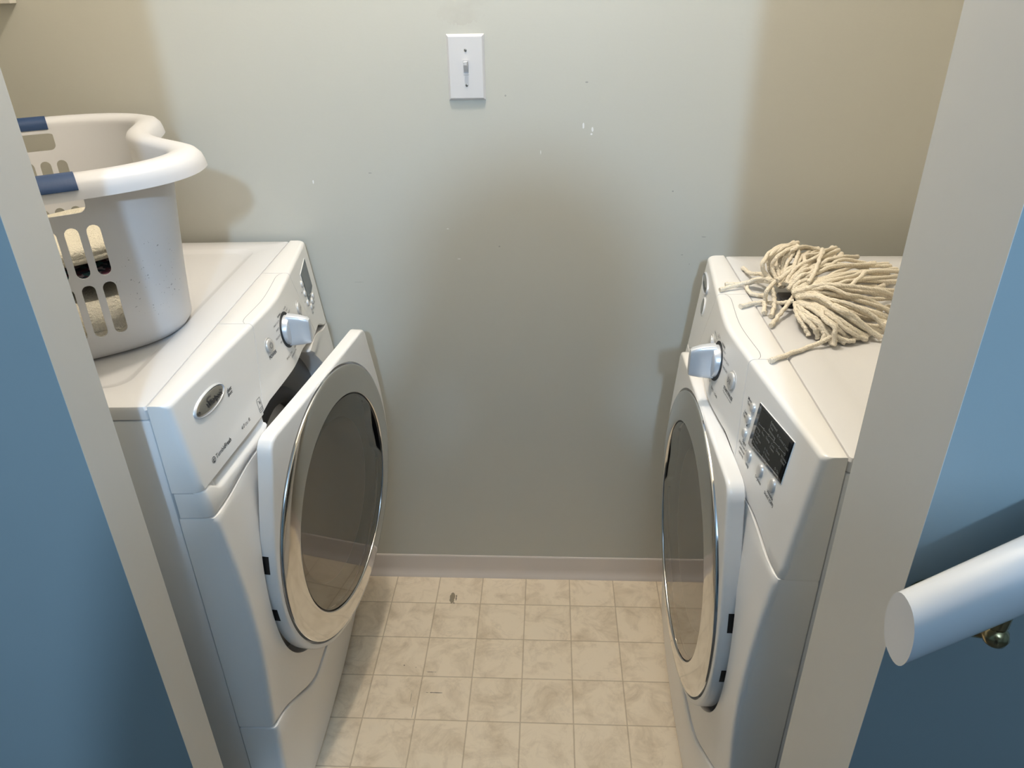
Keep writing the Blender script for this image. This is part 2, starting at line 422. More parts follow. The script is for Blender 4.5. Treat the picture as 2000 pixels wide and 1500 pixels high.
ZC0 = 0.52
def shield(R, su, zt, arch):
    """right half outline from bottom to top, then mirrored: list of (u, z)"""
    pts = []
    for i in range(25):
        a = -PI / 2 + PI / 2 * i / 24; pts.append((R * math.cos(a), ZC0 + R * math.sin(a)))
    p0, p1, p2, p3 = (R, ZC0), (R, ZC0 + .10), (su + .022, zt - .09), (su + .003, zt - .020)
    for i in range(1, 13):
        t = i / 12; c = [(1 - t) ** 3, 3 * t * (1 - t) ** 2, 3 * t * t * (1 - t), t ** 3]
        pts.append(tuple(sum(c[k] * P[k] for k, P in enumerate((p0[j], p1[j], p2[j], p3[j]))) if False else sum(c[k] * (p0, p1, p2, p3)[k][j] for k in range(4)) for j in range(2)))
    q0, q1, q2 = (su + .003, zt - .020), (su, zt), (su - .024, zt + arch * .35)
    for i in range(1, 8):
        t = i / 7; pts.append(tuple((1 - t) ** 2 * q0[j] + 2 * t * (1 - t) * q1[j] + t * t * q2[j] for j in range(2)))
    for i in range(1, 9):
        t = i / 8; u = (su - .024) * (1 - t); pts.append((u, zt + arch * (1 - (u / su) ** 2 * .65 / ((su - .024) / su) ** 2)))
    return pts + [(-u, z) for u, z in pts[1:-1]][::-1]
def radial(poly, th):
    d = (math.cos(th), math.sin(th)); best = 0
    for i in range(len(poly)):
        a, b = poly[i], poly[(i + 1) % len(poly)]
        ax, ay, bx, by = a[0], a[1] - ZC0, b[0], b[1] - ZC0
        ex, ey = bx - ax, by - ay; den = d[0] * ey - d[1] * ex
        if abs(den) < 1e-12: continue
        t = (ax * ey - ay * ex) / den; s = (ax * d[1] - ay * d[0]) / den
        if t > 0 and -1e-6 <= s <= 1 + 1e-6: best = max(best, t)
    return best
WELL = [(.2825 * math.cos(2 * PI * i / 360), ZC0 + .2825 * math.sin(2 * PI * i / 360)) for i in range(360)]
BEZ = shield(.276, .214, .790, -.002)
NA = 180
TH = [2 * PI * i / NA for i in range(NA)]
WELL_R = [radial(WELL, t) for t in TH]; BEZ_R = [radial(BEZ, t) for t in TH]
def ztoe(u): return .188 + .112 * sstep(.12, .34, abs(u))
ZSEAM = .743

def sweep_panel(mb, surf, ua, ub, zb, n=28, top=True, zt=HT, back=-.0325, gap=0.0):
    """panel whose front follows the machine surface, between seam curves ua(z), ub(z); zb(u) = bottom"""
    rings = []; r = .0075
    for i in range(n + 1):
        s = i / n; s = s if n < 4 else 0.5 - 0.5 * math.cos(PI * s)
        um = ua(zt) + (ub(zt) - ua(zt)) * s; z0 = zb(um)
        def U(z): return ua(z) + (ub(z) - ua(z)) * s
        pr = []
        if top:
            wt = surf(um, zt - r)
            pr += [(um, back, zt - .0006), (um, back + .0012, zt), (um, (back + wt - r) / 2, zt), (um, wt - r - .0015, zt)]
            for k in range(7):
                a = PI / 2 * k / 6; pr.append((um, wt - r + r * math.sin(a), zt - r + r * math.cos(a)))
            zs = [zt - r - .0015] + [zt - r - (zt - r - z0 - .002) * k / 12 for k in range(1, 13)]
        else:
            wt = surf(um, zt); pr += [(um, back, zt), (um, wt - .003, zt)]
            zs = [zt - .0015 - (zt - .0015 - z0 - .002) * k / 8 for k in range(0, 9)]
        for z in zs:
            u = U(z); pr.append((u, surf(u, z), z))
        u = U(z0); pr += [(u, surf(u, z0) - .0025, z0), (u, back, z0)]
        rings.append([(u, -w, z) for u, w, z in pr])
    mb.loft(rings)
    return mb

def make_machine(kind, label, loc, rz):
    wsh = kind == 'washer'
    uc = .032 if wsh else -.030
    surf = make_surf(uc)
    root = thing('washing_machine' if wsh else 'clothes_dryer', label, 'washing machine' if wsh else 'dryer', loc, rz)
    P = lambda u, z, dw=0.0: (u, -(surf(u, z) + dw), z)
    # cabinet
    cab = MB().box((-HU, .0337, .012), (HU, DEPTH, .9035), .003).make('cabinet', M['enamel'], root)
    # top panel with shallow dish
    t = MB(); d = .0055 if wsh else .0012
    def rr(i, z, r=.02, y0=.0338):
        x0, x1, ya, yb = -HU + i, HU - i, y0 + i, DEPTH + .004 - i; out = []
        for cx, cy, a0 in ((x1 - r, ya + r, -PI / 2), (x1 - r, yb - r, 0), (x0 + r, yb - r, PI / 2), (x0 + r, ya + r, PI)):
            for k in range(7):
                a = a0 + PI / 2 * k / 6; out.append((cx + r * math.cos(a), cy + r * math.sin(a), z))
        return out
    t.loft([rr(.0, .9055, .004), rr(0, HT - .006, .004), rr(.0018, HT - .0016, .004), rr(.006, HT, .004), rr(.050, HT, .03), rr(.053, HT - .0008, .03), rr(.062, HT - d + .0006, .035), rr(.066, HT - d, .04)])
    t.make('top_panel', M['top'], root, 25)
    # console backing so that the seams between the panels stay dark and thin
    k = MB()
    k.loft([[(u, .031, ZSEAM + .004), (u, .031, HT - .003), (u, -(surf(u, .91, False) - .016), HT - .003), (u, -(surf(u, .8, False) - .008), .80), (u, -(surf(u, .8, False) - .008), ZSEAM + .004)]
            for u in [-.335 + .67 * i / 24 for i in range(25) if True] if True][:0] or [[(u, .031, .803), (u, .031, HT - .003), (u, -(surf(u, .905) - .012), HT - .004), (u, -(surf(u, .805) - .006), .803)] for u in [-.335 + .67 * i / 24 for i in range(25)]])
    k.make('console_frame', M['well'], root)
    if wsh: L0, L1, R0, R1 = -.083, -.135, .148, .210
    else: L0, L1, R0, R1 = -.145, -.208, .100, .138
    sl = lambda z: L0 + (L1 - L0) * max(0, (.915 - z)) / .125
    sr = lambda z: R0 + (R1 - R0) * max(0, (.915 - z)) / .125
    def zs(u): return ZSEAM + ((.010 if u < 0 else .026) if wsh else .018) * (1 - sstep(.20, .31, abs(u)))
    def wellz(u):
        if abs(u) > .281: return zs(u)
        z = .52 + 0; best = ZSEAM
        for i in range(len(WELL)):
            a, b = WELL[i], WELL[(i + 1) % len(WELL)]
            if (a[0] - u) * (b[0] - u) <= 0 and a[0] != b[0]:
                zz = a[1] + (b[1] - a[1]) * (u - a[0]) / (b[0] - a[0]); best = max(best, zz)
        return max(best, zs(u))
    G = .0006
    pod = sweep_panel(MB(), surf, lambda z: sl(z) + G, lambda z: sr(z) - G, lambda u: min(max(wellz(u), .752), .795)).make('control_panel', M['white'], root, 50)
    DZ = .787
    V = []; F = []
    for i in range(41):
        u = L0 + .001 + (R0 - L0 - .002) * i / 40; e = min(1.0, min(u - L0, R0 - u) / .03)
        w = surf(u, .915) - .010 - .012 * (1 - (1 - e) ** 2) ** .5 if e < 1 else surf(u, .915) - .022
        w = max(w, -.030)
        V += [(u, -w, HT + .00015), (u, -w + .0007, HT + .00015)]
    for i in range(40): F.append([2 * i, 2 * i + 1, 2 * i + 3, 2 * i + 2])
    obj('panel_seam', V, F, M['well'], pod, 0)
    if wsh:
        left = sweep_panel(MB(), surf, lambda z: -HU, lambda z: sl(z) - G, lambda u: DZ, 36).make('detergent_drawer', M['white'], root, 50)
        # finger pocket under the drawer: lower lip that slopes inwards
        rings = []
        for i in range(41):
            s = i / 40; u = -HU + (HU - .136) * s
            zl = .766 + .016 * sstep(.045, .015, u + HU) * 1.2; zi = DZ - .0015
            dep = .024 * sstep(0.034, .05, u + HU) * sstep(-.136, -.165, u) + .0006
            if u > -.235: zbot = max(zs(u) + .0015, min(wellz(u), DZ - .008))
            else: zbot = zs(u) + .0015
            zl = max(zl, zbot + .004)
            pr = [(-.03, zbot)] + [(surf(u, zbot) - .002, zbot), (surf(u, zbot + .002), zbot + .002), (surf(u, zl - .002), zl - .002), (surf(u, zl) - .0015, zl + .0015), (surf(u, zl) - .005, zl + .0028)]
            for f in (.35, .7, 1.0): pr.append((surf(u, zl) - .005 - dep * f, zl + .0028 + (zi - zl - .0028) * f))
            pr.append((-.03, zi))
            rings.append([(u, -w, z) for w, z in pr])
        MB().loft(rings).make('drawer_pocket', M['white'], root, 50)
    else:
        left = sweep_panel(MB(), surf, lambda z: -HU, lambda z: sl(z) - G, wellz, 40).make('side_panel', M['white'], root, 50)
    right = sweep_panel(MB(), surf, lambda z: sr(z) + G, lambda z: HU, wellz, 40).make('side_panel', M['white'], root, 50)
    # lower front panel around the door well
    fr_ = [0, .02, .05, .12, .22, .34, .46, .58, .7, .8, .87, .92, .95, .97, .985, 1.0]
    def outer(th):
        c, s = math.cos(th), math.sin(th); r = 9
        if abs(c) > 1e-6: r = HU / abs(c)
        if s > 0:
            for _ in range(14):
                u = max(-HU, min(HU, r * c)); r = min(HU / max(abs(c), 1e-6), (zs(u) - .001 - ZC0) / s)
        if s < 0:
            for _ in range(12):
                u = r * c; r = min(HU / max(abs(c), 1e-6), (ZC0 - ztoe(u) - .0015) / -s)
        return r
    ths = sorted(set(TH + [math.atan2(ZSEAM - ZC0, HU), PI - math.atan2(ZSEAM - ZC0, HU), 2 * PI - math.atan2(ZC0 - ztoe(HU) - .0015, HU), PI + math.atan2(ZC0 - ztoe(HU) - .0015, HU)]))
    lo = [t for t in ths if not (outer(t) < radial(WELL, t) + .0008)]
    # order so that the strip starts after the open top
    right_part = [t for t in lo if t < PI / 2]; rest = [t for t in lo if t > PI / 2]
    order = [t + 0 for t in rest] + [t + 2 * PI for t in right_part]
    rings = []
    for th in order:
        rh, ro = radial(WELL, th % (2 * PI)), outer(th % (2 * PI)); c, s = math.cos(th), math.sin(th); ring = []
        ring.append((rh * c, .006, ZC0 + rh * s)); ring.append((rh * c, -(surf(rh * c, ZC0 + rh * s) - .004), ZC0 + rh * s))
        for f in fr_:
            r = rh + .0025 + (ro - rh - .0025) * f; u, z = r * c, ZC0 + r * s; ring.append((u, -surf(u, z), z))
        u, z = ro * c, ZC0 + ro * s; ring.append((u, .0325, z)); ring.append((rh * c * 1.0, .0325, ZC0 + rh * s))
        rings.append(ring)
    MB().loft(rings, cap0=True, cap1=True).make('lower_panel', M['white'], root, 50)
    rings = []
    for i in range(45):
        u = -HU + 2 * HU * (0.5 - 0.5 * math.cos(PI * i / 44)); zt = ztoe(u); dw = .0035
        pr = [(-.0325, zt - .003), (surf(u, zt) + dw - .006, zt - .003), (surf(u, zt) + dw - .0015, zt - .0042), (surf(u, zt) + dw, zt - .0075)]
        for k in range(1, 9): z = zt - .0075 + (.014 - zt + .0075) * k / 8; pr.append((surf(u, z) + dw, z))
        pr.append((-.0325, .014)); rings.append([(u, -w, z) for w, z in pr])
    MB().loft(rings).make('toe_panel', M['white'], root, 50)
    # well behind the door
    wv = []
    wl = [[(WELL_R[i] * math.cos(t) * 1.0, .004, ZC0 + WELL_R[i] * math.sin(t)) for i, t in enumerate(TH)],
          [(.255 * math.cos(t), .004, ZC0 + .255 * math.sin(t)) for t in TH], [(.215 * math.cos(t), .018, ZC0 + .215 * math.sin(t)) for t in TH]]
    MB().loft(wl, cap0=False, cap1=not wsh).make('door_well', M['well'], root)
    if wsh:
        MB().lathe([(.216, .017), (.210, .006), (.196, .004), (.186, .012), (.184, .03), (.19, .05)], 64, 'y', (0, 0, ZC0)).make('door_gasket', M['rubber'], root, 60)
        MB().lathe([(.192, .05), (.27, .07), (.27, .45), (.0, .46)], 48, 'y', (0, 0, ZC0)).make('drum', M['drum'], root, 40)
    for sx in (-1, 1):
        for y in (.06, DEPTH - .06): MB().lathe([(.018, 0.0), (.018, .008), (.01, .010), (.01, .014)], 16, 'z', (sx * (HU - .05), y, 0), True, True).make('foot', M['rubber'], root)
    # ---- door (hinged at the side nearest the doorway)
    hs = -1 if wsh else 1
    hx, hy = hs * .283, -.030
    door_prof = [(.992, .032), (1.0, .034), (1.0, .048), (1.0, .0505), (.9985, .0540), (.994, .0563), (.987, .0572), (.980, .0574)]
    rings = []
    for sc, w in door_prof: rings.append([(BEZ_R[i] * sc * math.cos(t) - hx, -w - hy, ZC0 + BEZ_R[i] * sc * math.sin(t)) for i, t in enumerate(TH)])
    for f, w in ((.35, .0575), (.7, .0577), (1.0, .0578)):
        rings.append([((BEZ_R[i] * .980 * (1 - f) + .2665 * f) * math.cos(t) - hx, -w - hy, ZC0 + (BEZ_R[i] * .980 * (1 - f) + .2665 * f) * math.sin(t)) for i, t in enumerate(TH)])
    rings.append([(.2655 * math.cos(t) - hx, -.048 - hy, ZC0 + .2655 * math.sin(t)) for t in TH])
    rings.append([(.215 * math.cos(t) - hx, -.050 - hy, ZC0 + .215 * math.sin(t)) for t in TH])
    rings.append([(.19 * math.cos(t) - hx, -.010 - hy, ZC0 + .19 * math.sin(t)) for t in TH])
    rings.append(rings[0])
    dm = MB().loft(rings, cap0=False, cap1=False)
    door = dm.make('door', M['white'], root, 40); door.location = (hx, hy, 0)
    if wsh: door.rotation_euler = (0, 0, -math.radians(DOOR_OPEN))
    C0 = (-hx, -hy, ZC0)
    MB().lathe([(.2625, -.048), (.2625, -.0590), (.2617, -.0606), (.2595, -.0616), (.245, -.0640), (.228, -.0662), (.2135, -.0676), (.2105, -.0676), (.2085, -.0668), (.2078, -.0650), (.2078, -.056)], 144, 'y', C0).make('chrome_ring', M['chrome'], door, 60)
    # glass with a finger notch on the side away from the hinge
    def notch(t):
        a = (t if hs < 0 else PI - t); a = (a + PI) % (2 * PI) - PI
        return .0265 * sstep(-.16, .06, a) * sstep(.62, .30, a)
    V = [(C0[0], C0[1] - .0650, ZC0)]; N2 = 144; F = []
    for j, f in enumerate((.35, .7, 1.0)):
        for i in range(N2):
            t = 2 * PI * i / N2; r = (.2052 - notch(t)) * f
            V.append((C0[0] + r * math.cos(t), C0[1] - .0650, ZC0 + r * math.sin(t)))
    for i in range(N2):
        F.append([0, 1 + i, 1 + (i + 1) % N2])
        for j in range(2): F.append([1 + j * N2 + i, 1 + j * N2 + (i + 1) % N2, 1 + (j + 1) * N2 + (i + 1) % N2, 1 + (j + 1) * N2 + i][::-1])
    MB().lathe([(.2079, -.0625), (.2049, -.0625), (.2049, -.056), (.2079, -.056)], 144, 'y', C0).make('glass_gasket', M['black'], door, 40)
    gl = obj('door_glass', V, F, M['pane'], door, 0)
    # pocket behind the notch
    rings = []
    for i in range(25):
        a = -.18 + .82 * i / 24; t = a if hs < 0 else PI - a
        ro, ri = .2082, .2068 - notch(t) - .002
        rings.append([(C0[0] + r * math.cos(t), C0[1] - w, ZC0 + r * math.sin(t)) for r, w in ((ri, .0622), (ri + .001, .052), (ro, .052), (ro, .0625), (ro + .001, .0505), (ri, .0505))])
    MB().loft(rings).make('handle_recess', M['black'], door, 40)
    MB().lathe([(.2075, -.051), (.178, -.0505), (.168, -.048), (.160, -.043)], 72, 'y', C0).make('inner_flange', M['flange'], door, 60)
    MB().lathe([(.160, -.0425), (.152, -.020), (.140, .012), (.115, .040), (.06, .056), (.0, .059)], 72, 'y', C0).make('inner_bowl', M['bowl'], door, 60)
    for a0, a1 in ((.20, .315), (-.165, -.065)):
        rings = []
        for i in range(7):
            a = a0 + (a1 - a0) * i / 6; t = PI - a if hs < 0 else a; t = -((PI - t)) if False else t
            t = (PI - a) if hs < 0 else a
            r = radial(BEZ, t % (2 * PI))
            rings.append([(C0[0] + q * math.cos(t), C0[1] - w, ZC0 + q * math.sin(t)) for q, w in ((r + .0006, .0325), (r + .0006, .0455), (r - .004, .0455), (r - .004, .0325))])
        MB().loft(rings).make('hinge_slot', M['black'], door, 30)
    # ---- knob, buttons, display, print
    def disc(name, u, z, ru, rz_, h, mat, par, dome=.35, n=28, base=0.0):
        rings = []
        for f, hh_ in ((1.0, -.001), (1.0, h * .6), (.93, h * .85), (.8, h), (.4, h * (1 + dome * .2)), (.02, h * (1 + dome * .25))):
            rings.append([P(u + ru * f * math.cos(2 * PI * i / n), z + rz_ * f * math.sin(2 * PI * i / n), hh_ + base) for i in range(n)])
        return MB().loft(rings).make(name, mat, par, 60)
    def ringpart(name, u, z, r0, r1, h0, h1, mat, par, n=40):
        rings = []
        for r, h in ((r1, -.001), (r1, h1), (r0, h0), (r0, -.001)):
            rings.append([P(u + r * math.cos(2 * PI * i / n), z + r * math.sin(2 * PI * i / n), h) for i in range(n)])
        return MB().loft(rings, cap0=False, cap1=False).make(name, mat, par, 40)
    class Ink:
        def __init__(s): s.m = MB(); s.all = [s.m]
        def cut(s): s.m = MB(); s.all.append(s.m)
        def txt(s, body, u, z, size, shear=0.0, align='CENTER', bold=0.0, rot=0.0, lift=.0005, space=1.0, sy=1.0):
            s.cut()
            V, F = text2d(body, size, shear, align, bold, space); ca, sa = math.cos(rot), math.sin(rot)
            s.m.add([P(u + x * ca - y * sy * sa, z + x * sa + y * sy * ca, lift) for x, y in V], F); s.cut()
        def ring(s, u, z, r0, r1, n=20, lift=.0005, a0=0, a1=2 * PI, sx=1.0):
            V = []; F = []
            full = abs(a1 - a0 - 2 * PI) < 1e-6
            for i in range(n + 1):
                a = a0 + (a1 - a0) * i / n
                for r in (r0, r1): V.append(P(u + sx * r * math.cos(a), z + r * math.sin(a), lift))
            for i in range(n): F.append([2 * i, 2 * i + 1, 2 * i + 3, 2 * i + 2])
            s.m.add(V, F)
        def line(s, u0, z0, u1, z1, t, lift=.0005, n=6):
            L = math.hypot(u1 - u0, z1 - z0); nx, nz = -(z1 - z0) / L * t / 2, (u1 - u0) / L * t / 2; V = []; F = []
            for i in range(n + 1):
                f = i / n; u, z = u0 + (u1 - u0) * f, z0 + (z1 - z0) * f
                V += [P(u + nx, z + nz, lift), P(u - nx, z - nz, lift)]
            for i in range(n): F.append([2 * i, 2 * i + 1, 2 * i + 3, 2 * i + 2])
            s.m.add(V, F)
        def done(s, par, mat='ink', name='printed_lettering'):
            for m in s.all:
                if m.V: obj(name, m.V, m.F, M[mat], par, 0)
    def rotary(u, z):
        ringpart('dial_ring', u, z, .0262, .0318, .0010, .0010, M['black'], pod)
        kb = MB()
        n = 40
        rings = [[P(u + r * math.cos(2 * PI * i / n), z + r * math.sin(2 * PI * i / n), 0) for i in range(n)] for r in (.026,)]
        w0 = surf(u, z)
        base_rings = [[(u + r * math.cos(2 * PI * i / n), -(w0 + h), z + r * math.sin(2 * PI * i / n)) for i in range(n)] for r, h in ((.0258, -.004), (.0258, .006), (.0245, .0085), (.015, .010))]
        kb.loft(base_rings)
        kb.make('knob_collar', M['knob'], pod, 40)
        # tapered grip: rounded bar that narrows to its front
        g = MB(); rg = []
        for f, fu, h in ((1.0, 1.0, .004), (.99, .96, .012), (.93, .84, .026), (.82, .72, .039), (.74, .60, .0425), (.5, .4, .0435)):
            ring = []
            for i in range(36):
                a = 2 * PI * i / 36; ca, sa = math.cos(a), math.sin(a); ex = .45
                x = .0108 * fu * (abs(ca) ** ex) * (1 if ca > 0 else -1); y = .0290 * f * (abs(sa) ** ex) * (1 if sa > 0 else -1)
                ring.append((u + x, -(w0 + h), z + y - .008 * (1 - f)))
            rg.append(ring)
        g.loft(rg).make('knob_grip', M['knob'], pod, 30)
    if wsh:
        ku, kz = .030, .863
        rotary(ku, kz)
        I = Ink()
        for body, ang, bold in (('NORMAL', 1.75, .0001), ('HEAVY DUTY', 2.25, 0), ('SHEETS', 2.62, 0), ('DELICATE', 2.98, 0), ('SILK', 3.32, 0)):
            r = .0345; I.txt(body, ku + r * math.cos(ang), kz + r * math.sin(ang), .0046, 0, 'RIGHT' if ang > 2 else 'RIGHT', bold, 0 if ang > 1.9 else 0)
        for body, ang in (('WHITES', 1.15), ('BULKY', .80), ('WHITEST', .50), ('QUICK', .2)):
            I.txt(body, ku + .0345 * math.cos(ang), kz + .0345 * math.sin(ang), .0044, 0, 'LEFT')
        I.txt('RINSE & SPIN', ku - .006, kz - .040, .0055, 0, 'RIGHT'); I.txt('DRAIN & SPIN', ku + .002, kz - .047, .0055, 0, 'CENTER'); I.txt('CLEAN WASHER', ku + .012, kz - .041, .0055, 0, 'LEFT', .0001)
        I.txt('POWER', -.050, .8535, .0085, 0, 'CENTER', .00012)
        I.ring(-.054, .8725, .0042, .0050, 20, .0046, PI * .62, PI * 2.38); I.line(-.054, .8735, -.054, .8785, .0008, .0046)
        I.txt('START', .140, .8385, .0075, 0, 'CENTER', .0001)
        I.txt('D II', .140, .858, .0075, 0, 'CENTER', 0, 0, .0046)
        I.done(pod)
        for u, z in ((-.054, .872), (.140, .858)):
            ringpart('button_bezel', u, z, .0118, .0138, .0012, .0006, M['button'], pod); disc('push_button', u, z, .0116, .0116, .0038, M['button'], pod, .3)
        # badge and print on the drawer
        bd = disc('badge', -.258, .885, .0395, .0125, .0030, M['badge'], left, .8, 48)
        rings = []
        for f, h in ((1.0, .0006), (1.05, .0030), (1.10, .0018), (1.12, -.001)):
            rings.append([P(-.258 + .0395 * f * math.cos(2 * PI * i / 48), .885 + .0125 * (f + (f - 1) * 1.2) * math.sin(2 * PI * i / 48), h) for i in range(48)])
        MB().loft(rings, cap0=False, cap1=False).make('badge_rim', M['knob'], left, 60)
        I = Ink()
        I.txt('Whirlpool', -.250, .8825, .0112, .12, 'CENTER', .00025, 0, .0042, .95)
        I.ring(-.262, .8895, .0022, .0027, 24, .0042, .4, 5.6, 2.4); I.ring(-.260, .8895, .0032, .0036, 24, .0042, .9, 5.2, 2.4); I.ring(-.2925, .8835, .0016, .0026, 16, .0036)
        I.txt('duet', -.204, .8725, .0085, .25, 'CENTER', .0001, 0, .0005, .9); I.txt('Sport', -.205, .8665, .0070, .3, 'CENTER', .0001, 0, .0005, .9)
        I.txt('4.0 cu. ft.', -.192, .8060, .0085, .3, 'CENTER', 0)
        I.txt('Tumble', -.2890, .8100, .0094, .12, 'LEFT', 0); I.txt('Fresh', -.2620, .8100, .0094, .12, 'LEFT', .0002)
        I.ring(-.2955, .8100, .0037, .0047, 24, .0005); I.ring(-.2955, .8092, .0010, .0025, 16, .0005, .5, 5.4)
        # energy mark
        I.cut()
        for a, b_, c_, d_ in ((-.144, .796, -.132, .796), (-.144, .819, -.132, .819), (-.144, .796, -.144, .819), (-.132, .796, -.132, .819), (-.144, .8025, -.132, .8025), (-.144, .7995, -.132, .7995)):
            I.line(a, b_, c_, d_, .0007)
        I.ring(-.1425, .8075, .0075, .0082, 16, .0005, 0, PI / 2, .9); I.line(-.1385, .810, -.134, .812, .0007); I.line(-.1375, .808, -.1345, .8145, .0007); I.line(-.134, .809, -.138, .8135, .0007)
        I.done(left)
        dpts = ((.229, .829), (.293, .843), (.292, .903), (.224, .893)); bts = [(.213, .878), (.216, .857), (.219, .836), (.240, .819), (.259, .8235), (.278, .828)]
        dmat = M['dispg']
    else:
        rotary(-.020, .862)
        ku, kz = -.020, .862
        I = Ink()
        for body, ang in (('NORMAL', 1.35), ('HEAVY DUTY', .62), ('BULKY', .95), ('TIMED DRY', .25)):
            I.txt(body, ku + .0355 * math.cos(ang), kz + .0355 * math.sin(ang), .0048, 0, 'LEFT', .00012 if body == 'NORMAL' else 0)
        for body, ang in (('CASUAL', 1.8), ('JEANS', 2.1), ('SUPER DELICATE', 2.4), ('QUICK', 2.7)):
            I.txt(body, ku + .0355 * math.cos(ang), kz + .0355 * math.sin(ang), .0046, 0, 'RIGHT')
        I.txt('TOUCH UP', ku - .004, kz - .040, .0055, 0, 'RIGHT'); I.txt('RAPID - LOAD', ku + .008, kz - .042, .0058, 0, 'LEFT')
        I.txt('START/PAUSE', .060, .8480, .0072, 0, 'CENTER', .00012, 0, .0005, .95); I.txt('Press and Hold to Start', .060, .8422, .0042, 0, 'CENTER')
        I.line(.0575, .875, .0575, .866, .0007, .0046); I.line(.0575, .875, .0620, .8705, .0007, .0046); I.line(.0575, .866, .0620, .8705, .0007, .0046)
        I.line(.0645, .875, .0645, .866, .0008, .0046); I.line(.0672, .875, .0672, .866, .0008, .0046)
        I.done(pod)
        u, z = .062, .8705
        ringpart('button_bezel', u, z, .0135, .0156, .0012, .0006, M['button'], pod); disc('push_button', u, z, .0133, .0133, .0038, M['button'], pod, .3)
        for u, ang in ((-.088, .862),):
            ringpart('button_bezel', u, ang, .0118, .0138, .0012, .0006, M['button'], pod); disc('push_button', u, ang, .0116, .0116, .0038, M['button'], pod, .3)
        # badge on the far panel
        disc('badge', -.286, .890, .0395, .0125, .0030, M['badge'], left, .8, 48)
        rings = []
        for f, h in ((1.0, .0006), (1.05, .0030), (1.10, .0018), (1.12, -.001)):
            rings.append([P(-.286 + .0395 * f * math.cos(2 * PI * i / 48), .890 + .0125 * (f + (f - 1) * 1.2) * math.sin(2 * PI * i / 48), h) for i in range(48)])
        MB().loft(rings, cap0=False, cap1=False).make('badge_rim', M['knob'], left, 60)
        ringpart('button_bezel', -.252, .858, .0150, .0180, .0022, .0006, M['white'], left); disc('push_button', -.252, .858, .0148, .0148, .0030, M['badge'], left, .4)
        I = Ink(); I.txt('Whirlpool', -.279, .8885, .0112, .12, 'CENTER', .00025, 0, .0042, .95); I.done(left)
        dpts = ((.168, .829), (.279, .842), (.279, .903), (.168, .894)); bts = [(.152, .877), (.149, .857), (.149, .8345), (.179, .815), (.221, .8205), (.261, .826)]
        dmat = M['disp']
    # display
    n = 10; V = []; F = []
    for a in range(n + 1):
        for c in range(n + 1):
            s, t_ = a / n, c / n
            u = (dpts[0][0] * (1 - s) + dpts[1][0] * s) * (1 - t_) + (dpts[3][0] * (1 - s) + dpts[2][0] * s) * t_
            z = (dpts[0][1] * (1 - s) + dpts[1][1] * s) * (1 - t_) + (dpts[3][1] * (1 - s) + dpts[2][1] * s) * t_
            V.append(P(u, z, .0002))
    for a in range(n):
        for c in range(n): F.append([a * (n + 1) + c, (a + 1) * (n + 1) + c, (a + 1) * (n + 1) + c + 1, a * (n + 1) + c + 1])
    dsp = obj('display', V, F, dmat, right, 60)
    md = dsp.modifiers.new('thickness', 'SOLIDIFY'); md.thickness = .0024; md.offset = 0
    # raised frame round the display
    fm = MB(); ring_pts = []
    for e in range(4):
        p, q_ = dpts[e], dpts[(e + 1) % 4]
        for i in range(8): f = i / 8; ring_pts.append((p[0] + (q_[0] - p[0]) * f, p[1] + (q_[1] - p[1]) * f))
    cu_, cz_ = sum(p[0] for p in dpts) / 4, sum(p[1] for p in dpts) / 4
    def grow(p, g): 
        dx, dz = p[0] - cu_, p[1] - cz_; return (p[0] + g * (1 if dx > 0 else -1) * min(1, abs(dx) / .03), p[1] + g * (1 if dz > 0 else -1) * min(1, abs(dz) / .02))
    fm.loft([[P(*grow(p, g), h) for p in ring_pts] for g, h in ((0, .0006), (0, .0010), (.0005, .0009), (.0010, -.0005))], cap0=False, cap1=False)
    fm.make('display_frame', M['white'], right, 40)
    for i, (u, z) in enumerate(bts):
        r = (.0062 if i < 3 else .0078) if not wsh else .0055
        disc('push_button', u, z, r, r * (1.25 if i > 2 or wsh else 1.1), .0036, M['button'], right, .4)
    I = Ink()
    if wsh:
        for u, z, s_ in ((.200, .866, 'More'), (.203, .845, 'Less'), (.240, .805, 'Temp'), (.259, .8095, 'Spin'), (.278, .814, 'Soil')): I.txt(s_, u, z, .0058, 0, 'CENTER')
        I.done(right)
    else:
        for lines, u, z, al in ((('More', 'Time'), .143, .880, 'RIGHT'), (('Less', 'Time'), .140, .859, 'RIGHT'), (('Signal', '(Hold 3 sec. for', 'additional', 'options)'), .155, .8215, 'CENTER'), (('Temp',), .180, .8020, 'CENTER'),
                            (('Dryness',), .222, .8065, 'CENTER'), (('Wrinkle', 'Shield (OFF)'), .262, .8115, 'CENTER')):
            for j, s_ in enumerate(lines): I.txt(s_, u, z - j * .0062, .0062 if j == 0 or len(lines) < 3 else .0052, 0, al, .00006)
        I.ring(.148, .846, .0001, .0014, 12, .0006)
        I.done(right)
        I = Ink()
        lf = .0018
        def dp(s, t_):
            return ((dpts[0][0] * (1 - s) + dpts[1][0] * s) * (1 - t_) + (dpts[3][0] * (1 - s) + dpts[2][0] * s) * t_, (dpts[0][1] * (1 - s) + dpts[1][1] * s) * (1 - t_) + (dpts[3][1] * (1 - s) + dpts[2][1] * s) * t_)
        prev = None
        for j, (s_, nm) in enumerate(((.14, ('Sensing',)), (.29, ('Wet',)), (.44, ('Damp',)), (.59, ('Cool', 'Down')), (.74, ('Done',)), (.90, ('Wrinkle', 'Shield')))):
            u, z = dp(s_, .62); I.ring(u, z, .0012, .0018, 14, lf)
            for q_, w_ in enumerate(nm): I.txt(w_, u + .001, z - .0065 - q_ * .0052, .0052, 0, 'CENTER', 0, 0, lf)
            if prev: I.line(prev[0] + .002, prev[1], u - .002, z, .0006, lf)
            prev = (u, z)
